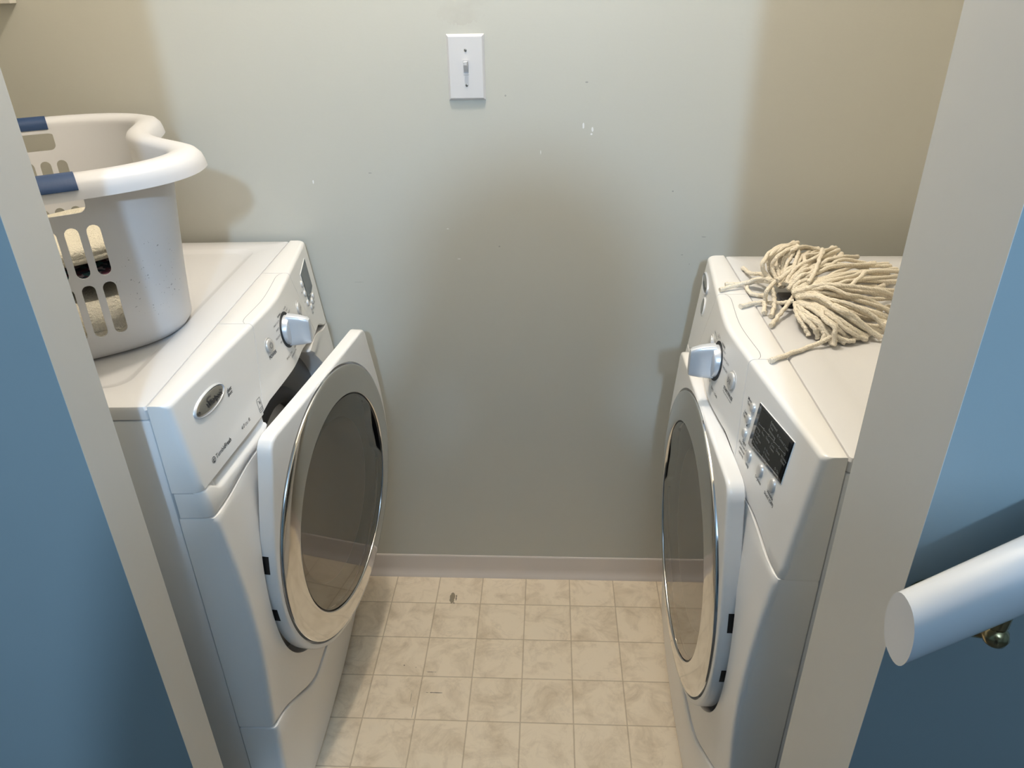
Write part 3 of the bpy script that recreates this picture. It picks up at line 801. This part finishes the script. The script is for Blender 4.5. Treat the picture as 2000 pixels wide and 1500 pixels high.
        for j, w_ in enumerate(('Estimated', 'Time', 'Remaining')): u, z = dp(.40, .90); I.txt(w_, u, z - j * .0056, .0055, 0, 'LEFT', 0, 0, lf)
        u, z = dp(.64, .80); I.ring(u, z, .0012, .0018, 14, lf); I.txt('Control Lock', u + .004, z, .0055, 0, 'LEFT', 0, 0, lf)
        for j, w_ in enumerate(('High', 'Medium', 'Low', 'Extra Low', 'Air Dry')):
            u, z = dp(.13, .42 - j * .085); I.ring(u, z, .0010, .0016, 12, lf); I.txt(w_, u + .004, z, .0050, 0, 'LEFT', 0, 0, lf)
        for j, w_ in enumerate(('More', 'Normal', 'Less')):
            u, z = dp(.45, .30 - j * .09); I.ring(u, z, .0010, .0016, 12, lf); I.txt(w_, u + .004, z, .0050, 0, 'LEFT', 0, 0, lf)
        u, z = dp(.80, .16); I.ring(u, z, .0012, .0018, 14, lf); I.txt('On', u + .004, z, .0052, 0, 'LEFT', 0, 0, lf)
        I.done(dsp if False else right, 'inklt', 'display_lettering')
    return root
DOOR_OPEN = 8.9
washer = make_machine('washer', 'white front-load washer with round door ajar and a laundry basket on top', (-0.4955, -0.355, 0), math.radians(90 + 2.1))
dryer = make_machine('dryer', 'white front-load dryer with closed round door and a mop head on top', (0.302, -0.455, 0), math.radians(-90))

# ------------------------------------------------------------------ laundry basket
BX, BY, BZ, BA = -0.817, -0.395, HT - .0053, math.radians(34.8)
bas = thing('laundry_basket', 'white plastic laundry basket with navy grips standing on the washing machine', 'laundry basket', (BX, BY, BZ), BA)
BH = 0.257
def sell(t, a, b_, e=3.4):
    c, s = math.cos(t), math.sin(t)
    k = (abs(c / a) ** e + abs(s / b_) ** e) ** (-1 / e); return k * c, k * s
def tubpt(t, f, off=0.0):
    a, b_ = .202 + .026 * f + off, .232 + .026 * f + off
    x, y = sell(t, a, b_)
    if x > 0:   # hip side bends inwards
        x -= (.046 * f + .008) * max(0, math.cos(PI / 2 * min(1, abs(y) / .19))) ** 1.6 * min(1, x / .08)
    return x, y
NT_, NF = 192, 26
def tring(f, z, off=0.0):
    return [(*tubpt(2 * PI * i / NT_, f, off), z) for i in range(NT_)]
tub = MB(); rings = []
for f, z, off in ((0, .004, -.05), (0, .0, -.045), (0, 0, -.016), (0, .004, -.006), (.03, .014, 0)): rings.append(tring(f, z, off))
for j in range(1, NF + 1): f = .03 + .97 * j / NF; rings.append(tring(f, .014 + (BH - .014) * j / NF))
inner = [[(x, y, z) for x, y, z in tring(f_, z_, -.0028)] for f_, z_ in [(.03 + .97 * j / NF, .014 + (BH - .014) * j / NF) for j in range(NF, -1, -1)]]
tub.loft(rings + inner + [tring(0, .006, -.012), tring(0, .006, -.05)], cap0=True, cap1=True)
tub_o = tub.make('tub', M['basket'], bas, 45)
# slots and hand openings cut through both ends
cut = MB()
def stadium(x, z0, z1, w, ya, yb):
    r = w / 2; ring = []
    for k in range(9): a = PI * k / 8; ring.append((x + r * math.cos(a), z1 - r + r * math.sin(a)))
    for k in range(9): a = PI + PI * k / 8; ring.append((x + r * math.cos(a), z0 + r + r * math.sin(a)))
    cut.loft([[(x_, ya, z_) for x_, z_ in ring], [(x_, yb, z_) for x_, z_ in ring]])
def rrect(x0, x1, z0, z1, r, ya, yb):
    ring = []
    for cx, cz, a0 in ((x1 - r, z1 - r * .3, 0), (x0 + r, z1 - r * .3, PI / 2), (x0 + r, z0 + r, PI), (x1 - r, z0 + r, 3 * PI / 2)):
        rz_ = r if cz < (z0 + z1) / 2 else r * .3
        for k in range(6): a = a0 + PI / 2 * k / 5; ring.append((cx + r * math.cos(a), cz + rz_ * math.sin(a)))
    cut.loft([[(x_, ya, z_) for x_, z_ in ring], [(x_, yb, z_) for x_, z_ in ring]])
OX = .075
for ya, yb in ((-.34, -.15), (.15, .34)):
    for i in range(7):
        x = OX + .004 - .0265 * i
        stadium(x, 1.048 - BZ, 1.121 - BZ, .0172, ya, yb); stadium(x, .957 - BZ, 1.038 - BZ, .0172, ya, yb)
    rrect(-.075, .078, 1.139 - BZ, 1.168 - BZ, .010, ya, yb)
cut_o = cut.make('cutter', M['basket'])
cut_o.parent = bas
bm_ = tub_o.modifiers.new('cut', 'BOOLEAN'); bm_.object = cut_o; bm_.operation = 'DIFFERENCE'; bm_.solver = 'EXACT'
dg = bpy.context.evaluated_depsgraph_get(); dg.update()
nm = bpy.data.meshes.new_from_object(tub_o.evaluated_get(dg)); tub_o.modifiers.clear(); tub_o.data = nm
nm.polygons.foreach_set('use_smooth', [True] * len(nm.polygons)); nm.set_sharp_from_angle(angle=math.radians(40))
bpy.data.objects.remove(cut_o)
# rolled lip
lip = MB()
lp = [(-.0028, BH - .004), (-.0030, BH + .006), (.000, BH + .012), (.008, BH + .0165), (.020, BH + .0165), (.031, BH + .013), (.037, BH + .006), (.0395, BH - .002), (.0410, BH - .011), (.0385, BH - .011), (.0365, BH - .002), (.033, BH + .004), (.022, BH + .011), (.008, BH + .011), (.003, BH + .006), (.001, BH - .004)]
rings = [[(*tubpt(2 * PI * i / NT_, 1.0, off), z) for off, z in lp] for i in range(NT_)]
lip.loft(rings + [rings[0]], cap0=False, cap1=False).make('rim', M['basket'], bas, 50)
for sgn in (-1, 1):
    g = MB(); yb = None; rings = []
    for i in range(25):
        x = -.072 + .146 * i / 24; t = None
        # outline y at this x
        lo_, hi_ = 0.0, PI / 2
        y0 = sgn * .258
        def yat(x_, off):
            b_ = .258 + off; a = .228 + off; return sgn * b_ * (1 - min(1, abs(x_) / a) ** 3.4) ** (1 / 3.4)
        sc = 1.0 if 0 < i < 24 else .97
        rings.append([(x, yat(x, off), z) for off, z in [(-.0040, BH - .002), (-.0042, BH + .007), (-.0005, BH + .0135), (.008, BH + .0180), (.020, BH + .0180), (.0318, BH + .0142), (.0382, BH + .0066), (.0402, BH + .0025), (.0404, BH + .0010), (.036, BH + .0010), (.02, BH + .002), (.0, BH + .002)]])
    g.loft(rings).make('grip', M['navy'], bas, 40)
    MB().tube([(-.078 + .156 * i / 16, yat(-.078 + .156 * i / 16, .016), BH - .0040) for i in range(17)], .0078, 12).make('handle_bar', M['basket'], bas, 60)

def slab(name, mat, cx, cy, z0, z1, a, b_, seed, label, cat, e=3.0, amp=.006):
    rnd = random.Random(seed); ph = [rnd.uniform(0, 6.28) for _ in range(8)]
    o = thing(name, label, cat, (0, 0, 0)) if False else None
    rings = []; n = 96; prof_ = [(.0, 0), (.6, 0), (.93, .04), (.985, .16), (1.0, .32), (.985, .46), (1.0, .6), (.985, .8), (.93, .95), (.7, 1.02), (.35, 1.05), (.0, 1.06)]
    for f, h in prof_:
        ring = []
        for i in range(n):
            t = 2 * PI * i / n; x, y = sell(t, a * max(f, .01), b_ * max(f, .01), e)
            wob = 1 + amp * .9 * math.sin(3 * t + ph[0]) + amp * .9 * math.sin(7 * t + ph[1] + h * 5)
            z = z0 + (z1 - z0) * h + (amp * math.sin(5 * x / a + ph[2]) * math.cos(4 * y / b_ + ph[3]) if .1 < h else 0)
            ring.append((x * wob, y * wob, z))
        rings.append(ring)
    mb = MB().loft(rings); R_ = Matrix.Rotation(BA, 4, 'Z')
    mb.V = [tuple(R_ @ Vector((x, y, z)) + Vector((cx, cy, 0))) for x, y, z in mb.V]
    o = mb.make(name, mat, None, 60); return tag(o, label, cat)
dX = Vector((math.cos(BA), math.sin(BA), 0)) * -.012
dY = Vector((-math.sin(BA), math.cos(BA), 0))
slab('folded_towel', M['towel'], BX + dX.x, BY + dX.y, BZ + .0065, 1.008, .165, .2225, 3, 'cream terry towel at the bottom of the laundry basket, seen through the lower slots', 'towel', 3.0, .005)
o_ = dX - dY * .078
slab('garment', M['cloth'], BX + o_.x, BY + o_.y, 1.0215, 1.0405, .160, .127, 5, 'dark patterned garment lying between the two cream towels in the basket', 'clothing', 3.0, .004)
slab('folded_towel', M['towel'], BX + o_.x, BY + o_.y, 1.0530, 1.080, .160, .129, 9, 'upper cream terry towel in the laundry basket, seen through the upper slots', 'towel', 3.0, .005)

# ------------------------------------------------------------------ mop head on the dryer
mop = thing('mop_head', 'cream cotton string mop head lying on top of the dryer', 'mop', (0.39, -0.36, HT))
MO = Vector((0.39, -0.36, HT))
GD = {
 'a': [(0.3849, -0.3145, 0.94), (0.3591, -0.3053, 0.96), (0.3556, -0.3013, 0.98), (0.3888, -0.2476, 0.985), (0.4468, -0.1797, 0.97)],
 'b': [(0.3824, -0.3223, 0.943), (0.3729, -0.2944, 0.965), (0.3812, -0.2902, 0.985), (0.4186, -0.2511, 0.987), (0.4179, -0.2758, 0.98), (0.396, -0.3181, 0.97), (0.3706, -0.3387, 0.96)],
 'b2': [(0.3866, -0.3145, 0.94), (0.3721, -0.2805, 0.96), (0.3755, -0.2756, 0.98), (0.4026, -0.2477, 0.985), (0.4329, -0.2007, 0.975)],
 'b3': [(0.3891, -0.312, 0.939), (0.3901, -0.2704, 0.96), (0.4006, -0.2612, 0.975), (0.4211, -0.2613, 0.975), (0.4672, -0.1865, 0.955)],
 'c1': [(0.3826, -0.3394, 0.955), (0.41, -0.2945, 0.965), (0.4368, -0.2574, 0.97), (0.4905, -0.1637, 0.955)],
 'c2': [(0.3859, -0.3394, 0.955), (0.4156, -0.3132, 0.97), (0.4558, -0.2628, 0.97), (0.5252, -0.1697, 0.955)],
 'c3': [(0.388, -0.344, 0.955), (0.4209, -0.3093, 0.965), (0.4615, -0.2693, 0.965), (0.5252, -0.189, 0.95)],
 'd1': [(0.3862, -0.3621, 0.955), (0.4221, -0.3332, 0.965), (0.4809, -0.2808, 0.96), (0.5749, -0.2132, 0.945)],
 'd2': [(0.3886, -0.371, 0.955), (0.4171, -0.374, 0.97), (0.484, -0.3191, 0.965), (0.6101, -0.2227, 0.937)],
 'f1': [(0.389, -0.3753, 0.955), (0.4274, -0.3917, 0.97), (0.489, -0.3518, 0.965), (0.5986, -0.2531, 0.935)],
 'f2': [(0.3878, -0.3797, 0.955), (0.4233, -0.4046, 0.97), (0.4899, -0.3747, 0.96), (0.5772, -0.32, 0.935)],
 'g1': [(0.3899, -0.379, 0.953), (0.4194, -0.4173, 0.97), (0.472, -0.4255, 0.96), (0.5429, -0.4006, 0.931)],
 'g2': [(0.3916, -0.3802, 0.95), (0.4145, -0.4346, 0.967), (0.4533, -0.4573, 0.96), (0.5107, -0.4439, 0.931)],
 'h1': [(0.3908, -0.3887, 0.95), (0.405, -0.4419, 0.965), (0.4307, -0.4803, 0.96), (0.4834, -0.493, 0.93)],
 'h2': [(0.391, -0.3899, 0.947), (0.4002, -0.449, 0.963), (0.422, -0.4874, 0.955), (0.4656, -0.4896, 0.93)],
 'h3': [(0.3903, -0.3934, 0.945), (0.3906, -0.4576, 0.96), (0.4082, -0.4984, 0.955), (0.4352, -0.4969, 0.93)],
 'i1': [(0.3863, -0.4018, 0.945), (0.3825, -0.4575, 0.955), (0.3966, -0.4873, 0.95), (0.4085, -0.5123, 0.929)],
 'i2': [(0.3874, -0.3981, 0.94), (0.3773, -0.4574, 0.95), (0.3858, -0.4871, 0.945), (0.3946, -0.4916, 0.929)],
 'j1': [(0.3868, -0.3992, 0.937), (0.3743, -0.4498, 0.945), (0.3777, -0.4724, 0.94), (0.3834, -0.4846, 0.929)],
 'k': [(0.414, -0.4984, 0.955), (0.4087, -0.5059, 0.939), (0.3717, -0.5238, 0.9295), (0.3365, -0.5473, 0.9295), (0.3057, -0.5683, 0.9295)],
 'l1': [(0.3724, -0.3348, 0.955), (0.3561, -0.3027, 0.95), (0.3293, -0.2874, 0.935), (0.2891, -0.3019, 0.9295)],
 'l2': [(0.3745, -0.329, 0.951), (0.3571, -0.3015, 0.945), (0.3399, -0.2798, 0.933), (0.3025, -0.278, 0.9295)],
 'l3': [(0.3665, -0.3255, 0.955), (0.3609, -0.2832, 0.95), (0.353, -0.243, 0.937), (0.3519, -0.1961, 0.9295)],
 'm': [(0.3851, -0.3892, 0.945), (0.3653, -0.3784, 0.937), (0.3386, -0.3594, 0.93), (0.3073, -0.3754, 0.9295)],
 'n1': [(0.3633, -0.3479, 0.96), (0.3469, -0.371, 0.955), (0.3465, -0.3699, 0.937), (0.338, -0.4022, 0.9295)],
 'n2': [(0.3572, -0.3621, 0.955), (0.3593, -0.3722, 0.945), (0.3572, -0.3862, 0.935), (0.3461, -0.4143, 0.9295)],
 'n3': [(0.3911, -0.3678, 0.945), (0.3724, -0.3981, 0.94), (0.3545, -0.4223, 0.933), (0.3372, -0.4493, 0.9295)],
 'o': [(0.3694, -0.3171, 0.95), (0.3484, -0.2781, 0.937), (0.3366, -0.2914, 0.931), (0.3379, -0.3203, 0.9295), (0.3559, -0.3294, 0.9295)],
 'e': [(0.4254, -0.3829, 0.97), (0.4514, -0.3832, 0.965), (0.4679, -0.3873, 0.97), (0.5067, -0.3415, 0.975)],
 'p': [(0.4045, -0.3871, 0.975), (0.4241, -0.3503, 0.98), (0.4471, -0.2966, 0.98), (0.4748, -0.2264, 0.975)],
}
rs = random.Random(21)
def strand(pts, jit=0.0):
    P_ = [Vector(p) for p in pts]
    if jit:
        P_ = [p + Vector((rs.gauss(0, jit), rs.gauss(0, jit), abs(rs.gauss(0, jit * .6)) - jit * .5)) * (0.5 if i == 0 else 1) for i, p in enumerate(P_)]
    c = spline(P_, 34); ph = rs.uniform(0, 6); out = []; rad = []
    for i, p in enumerate(c):
        q_ = p - MO; q_.z = max(q_.z, .0040); q_ += Vector((.0006 * math.sin(i * 1.1 + ph), .0006 * math.cos(i * .9 + ph), 0)); out.append(q_)
        rad.append((.0034 + .0003 * math.sin(i * 2.1 + ph)) * (1.22 if i > 31 else 1.0))
    MB().tube(out, rad, 8).make('yarn_strand', M['yarn'], mop, 70)
for k_ in GD: strand(GD[k_])
def between(a, b_, n, jit=.003, drop=.004):
    A, B_ = spline(GD[a], 6), spline(GD[b_], 6)
    for i in range(n):
        f = (i + 1) / (n + 1) + rs.uniform(-.08, .08); s = rs.uniform(.80, 1.10); dz = rs.uniform(-drop, drop * .9)
        pts = [A[j].lerp(B_[j], f) for j in range(6)]
        pts = [pts[0] + (p - pts[0]) * s + Vector((0, 0, dz * (j > 0) * (j < 5))) for j, p in enumerate(pts)]
        strand(pts, jit)
for a, b_, n in (('a', 'b2', 2), ('b2', 'b3', 3), ('b3', 'c1', 3), ('c1', 'c2', 3), ('c2', 'c3', 3), ('c3', 'd1', 3), ('d1', 'd2', 4), ('d2', 'f1', 4), ('f1', 'f2', 4), ('f2', 'g1', 5), ('g1', 'g2', 5), ('g2', 'h1', 5), ('h1', 'h2', 4), ('h2', 'h3', 4), ('h3', 'i1', 4), ('i1', 'i2', 2)):
    between(a, b_, n, .0042, .015)
MB().box((-.016, -.012, .0005), (.020, .026, .014), .003).make('socket', M['black'], mop)

# ------------------------------------------------------------------ handrail on the hall side of the doorway
hr = thing('handrail', 'glossy white handrail on a brass bracket, rising to the right on the blue wall', 'handrail', (0.2395, -1.128, 1.008))
sl_ = math.radians(37.0)
def railring(s, cut_dx=0.0):
    ring = []
    for i in range(32):
        a = 2 * PI * i / 32; ca, sa = math.cos(a), math.sin(a)
        y = .0200 * (abs(ca) ** .85) * (1 if ca > 0 else -1); z = .0262 * (abs(sa) ** .95) * (1 if sa > 0 else -1)
        ring.append((s * math.cos(sl_), y, s * math.sin(sl_) + z))
    return ring
rl = MB(); rings = [railring(s) for s in (0.0, .0015, .2, .5, .9, 1.3)]
cx_ = sum(p[0] for p in rings[0]) / 32; cz_ = sum(p[2] for p in rings[0]) / 32
rings = [rings[0]] + rings[2:]
rl.loft(rings).make('rail', M['rail'], hr, 40)
br = thing('rail_bracket', 'small brass bracket holding the white handrail to the blue wall', 'bracket', (0.296, YR0, 0.985))
MB().lathe([(.017, -.0006), (.017, -.003), (.013, -.0065), (.007, -.009)], 28, 'y', (0, 0, -.012), True, True).make('rosette', M['brass'], br, 40)
MB().tube([(0, -.006, -.012), (.001, -.025, -.010), (.004, -.050, .004), (.008, -.066, .018), (.009, -.070, .030), (.009, -.070, .0385)], [.0062, .006, .0056, .0055, .0055, .0055], 12).make('arm', M['brass'], br, 60)
MB().lathe([(.0001, -.0085), (.004, -.0075), (.0072, -.0045), (.0085, 0), (.0072, .0045), (.004, .0075), (.0001, .0085)], 20, 'z', (.009, -.070, .0185)).make('ball_end', M['brass'], br, 80)

# ------------------------------------------------------------------ person taking the photograph (behind the camera; throws the shadow on the wall)
def skin_fig(name, verts, edges, rad, mat, root_i=0, sub=3):
    me = bpy.data.meshes.new(name); me.from_pydata(verts, edges, []); o = bpy.data.objects.new(name, me); COL.objects.link(o)
    o.modifiers.new('skin', 'SKIN')
    for i, sv in enumerate(me.skin_vertices[0].data):
        r = rad[i]; sv.radius = r if isinstance(r, tuple) else (r, r); sv.use_root = (i == root_i)
    sm = o.modifiers.new('sub', 'SUBSURF'); sm.levels = sub; sm.render_levels = sub
    dg = bpy.context.evaluated_depsgraph_get(); dg.update()
    nm = bpy.data.meshes.new_from_object(o.evaluated_get(dg)); o.modifiers.clear(); o.data = nm
    nm.polygons.foreach_set('use_smooth', [True] * len(nm.polygons)); nm.materials.clear(); nm.materials.append(mat)
    return o
PX, PY = 0.045, -1.90
V = [(0, 0, .92), (0, .0, 1.06), (0, -.01, 1.22), (0, -.015, 1.36), (0, .0, 1.435), (0, .03, 1.50), (0, .045, 1.56), (0, .035, 1.615)]
E_ = [(0, 1), (1, 2), (2, 3), (3, 4), (4, 5), (5, 6), (6, 7)]
Rd = [(.155, .11), (.135, .10), (.15, .105), (.14, .09), (.055, .055), (.066, .075), (.072, .088), (.06, .072)]
def addv(p, r, to):
    V.append(p); Rd.append(r); E_.append((to, len(V) - 1)); return len(V) - 1
hands = []
for s in (-1, 1):
    a = addv((s * .168, -.01, 1.420), (.066, .062), 3); e = addv((s * .270, .03, 1.11), (.048, .046), a)
    tx = -.045 + s * .084
    w = addv((tx, .30, 1.345), (.026, .026), e); h = addv((tx - s * .004, .335, 1.365), (.030, .018), w); hands.append((h, s))
    for k in range(4):
        f = addv((tx - s * .012, .365, 1.352 + .018 * k), (.009, .009), h); f2 = addv((tx - s * .020, .385, 1.352 + .0185 * k), (.008, .008), f); addv((tx - s * .036, .388, 1.352 + .0185 * k), (.007, .007), f2)
    t1 = addv((tx - s * .018, .325, 1.355), (.010, .010), h); addv((tx - s * .034, .345, 1.375), (.008, .008), t1)
    hp = addv((s * .09, 0, .86), (.09, .095), 0); kn = addv((s * .10, .02, .49), (.06, .062), hp); an = addv((s * .105, -.02, .095), (.042, .044), kn)
    ft = addv((s * .11, .06, .035), (.042, .030), an); addv((s * .115, .15, .026), (.038, .022), ft)
person = skin_fig('person', [(x + PX, y + PY, z) for x, y, z in V], E_, Rd, M['skin'])
tag(person, 'person in a grey sweater and dark jeans standing in the hall holding up a phone', 'person')
person.data.materials.append(M['shirt']); person.data.materials.append(M['jeans']); person.data.materials.append(M['hair'])
for p in person.data.polygons:
    c = p.center - Vector((PX, PY, 0))
    if c.z < .95: p.material_index = 2 if c.z > .075 else 3
    elif c.z < 1.455 and c.y < .285: p.material_index = 1
hair = MB()
rings = []
for j in range(9):
    b_ = PI / 2 * j / 8 * 1.0; rings.append([(PX + .083 * math.cos(b_) * math.cos(2 * PI * i / 28), PY + .032 + .100 * math.cos(b_) * math.sin(2 * PI * i / 28) - (.02 if math.sin(2 * PI * i / 28) > 0 else 0) * math.cos(b_), 1.575 + .080 * math.sin(b_) - .05 * math.cos(b_) * (1 if math.sin(2 * PI * i / 28) < .2 else 0)) for i in range(28)])
hair.loft(rings).make('hair', M['hair'], None, 80)
hair_o = bpy.data.objects['hair']; hair_o.parent = person
fc = MB()
fc.loft([[(PX - .011, PY + .122, 1.535), (PX + .011, PY + .122, 1.535), (PX + .005, PY + .118, 1.575), (PX - .005, PY + .118, 1.575)], [(PX - .006, PY + .145, 1.540), (PX + .006, PY + .145, 1.540), (PX + .003, PY + .126, 1.573), (PX - .003, PY + .126, 1.573)]]).make('nose', M['skin'], person, 80)
for s in (-1, 1):
    MB().lathe([(.0001, -.008), (.006, -.005), (.0085, 0), (.006, .005), (.0001, .008)], 14, 'y', (PX + s * .029, PY + .110, 1.572), sz=.7).make('eye', M['black'], person, 80)
    MB().lathe([(.0001, -.008), (.014, -.005), (.016, 0), (.012, .006), (.0001, .008)], 14, 'x', (PX + s * .074, PY + .03, 1.555), sx=.8, sz=1.7).make('ear', M['skin'], person, 80)
MB().lathe([(.0001, -.004), (.010, -.003), (.012, 0), (.0001, .004)], 16, 'y', (PX, PY + .120, 1.508), sx=2.0, sz=.5).make('mouth', simple('lips', (.35, .14, .12, 1), .5), person, 80)
person.scale = (1.05, 1.0, 1.05)
ph = thing('phone', 'black phone held up in the hands of the person in the hall', 'phone', (0.0, -1.548, 1.383))
pb = MB().box((-.037, -.004, -.076), (.037, .004, .076), .0035, 3).make('body', M['black'], ph)
ph.rotation_euler = (math.radians(-28.6), 0, 0)
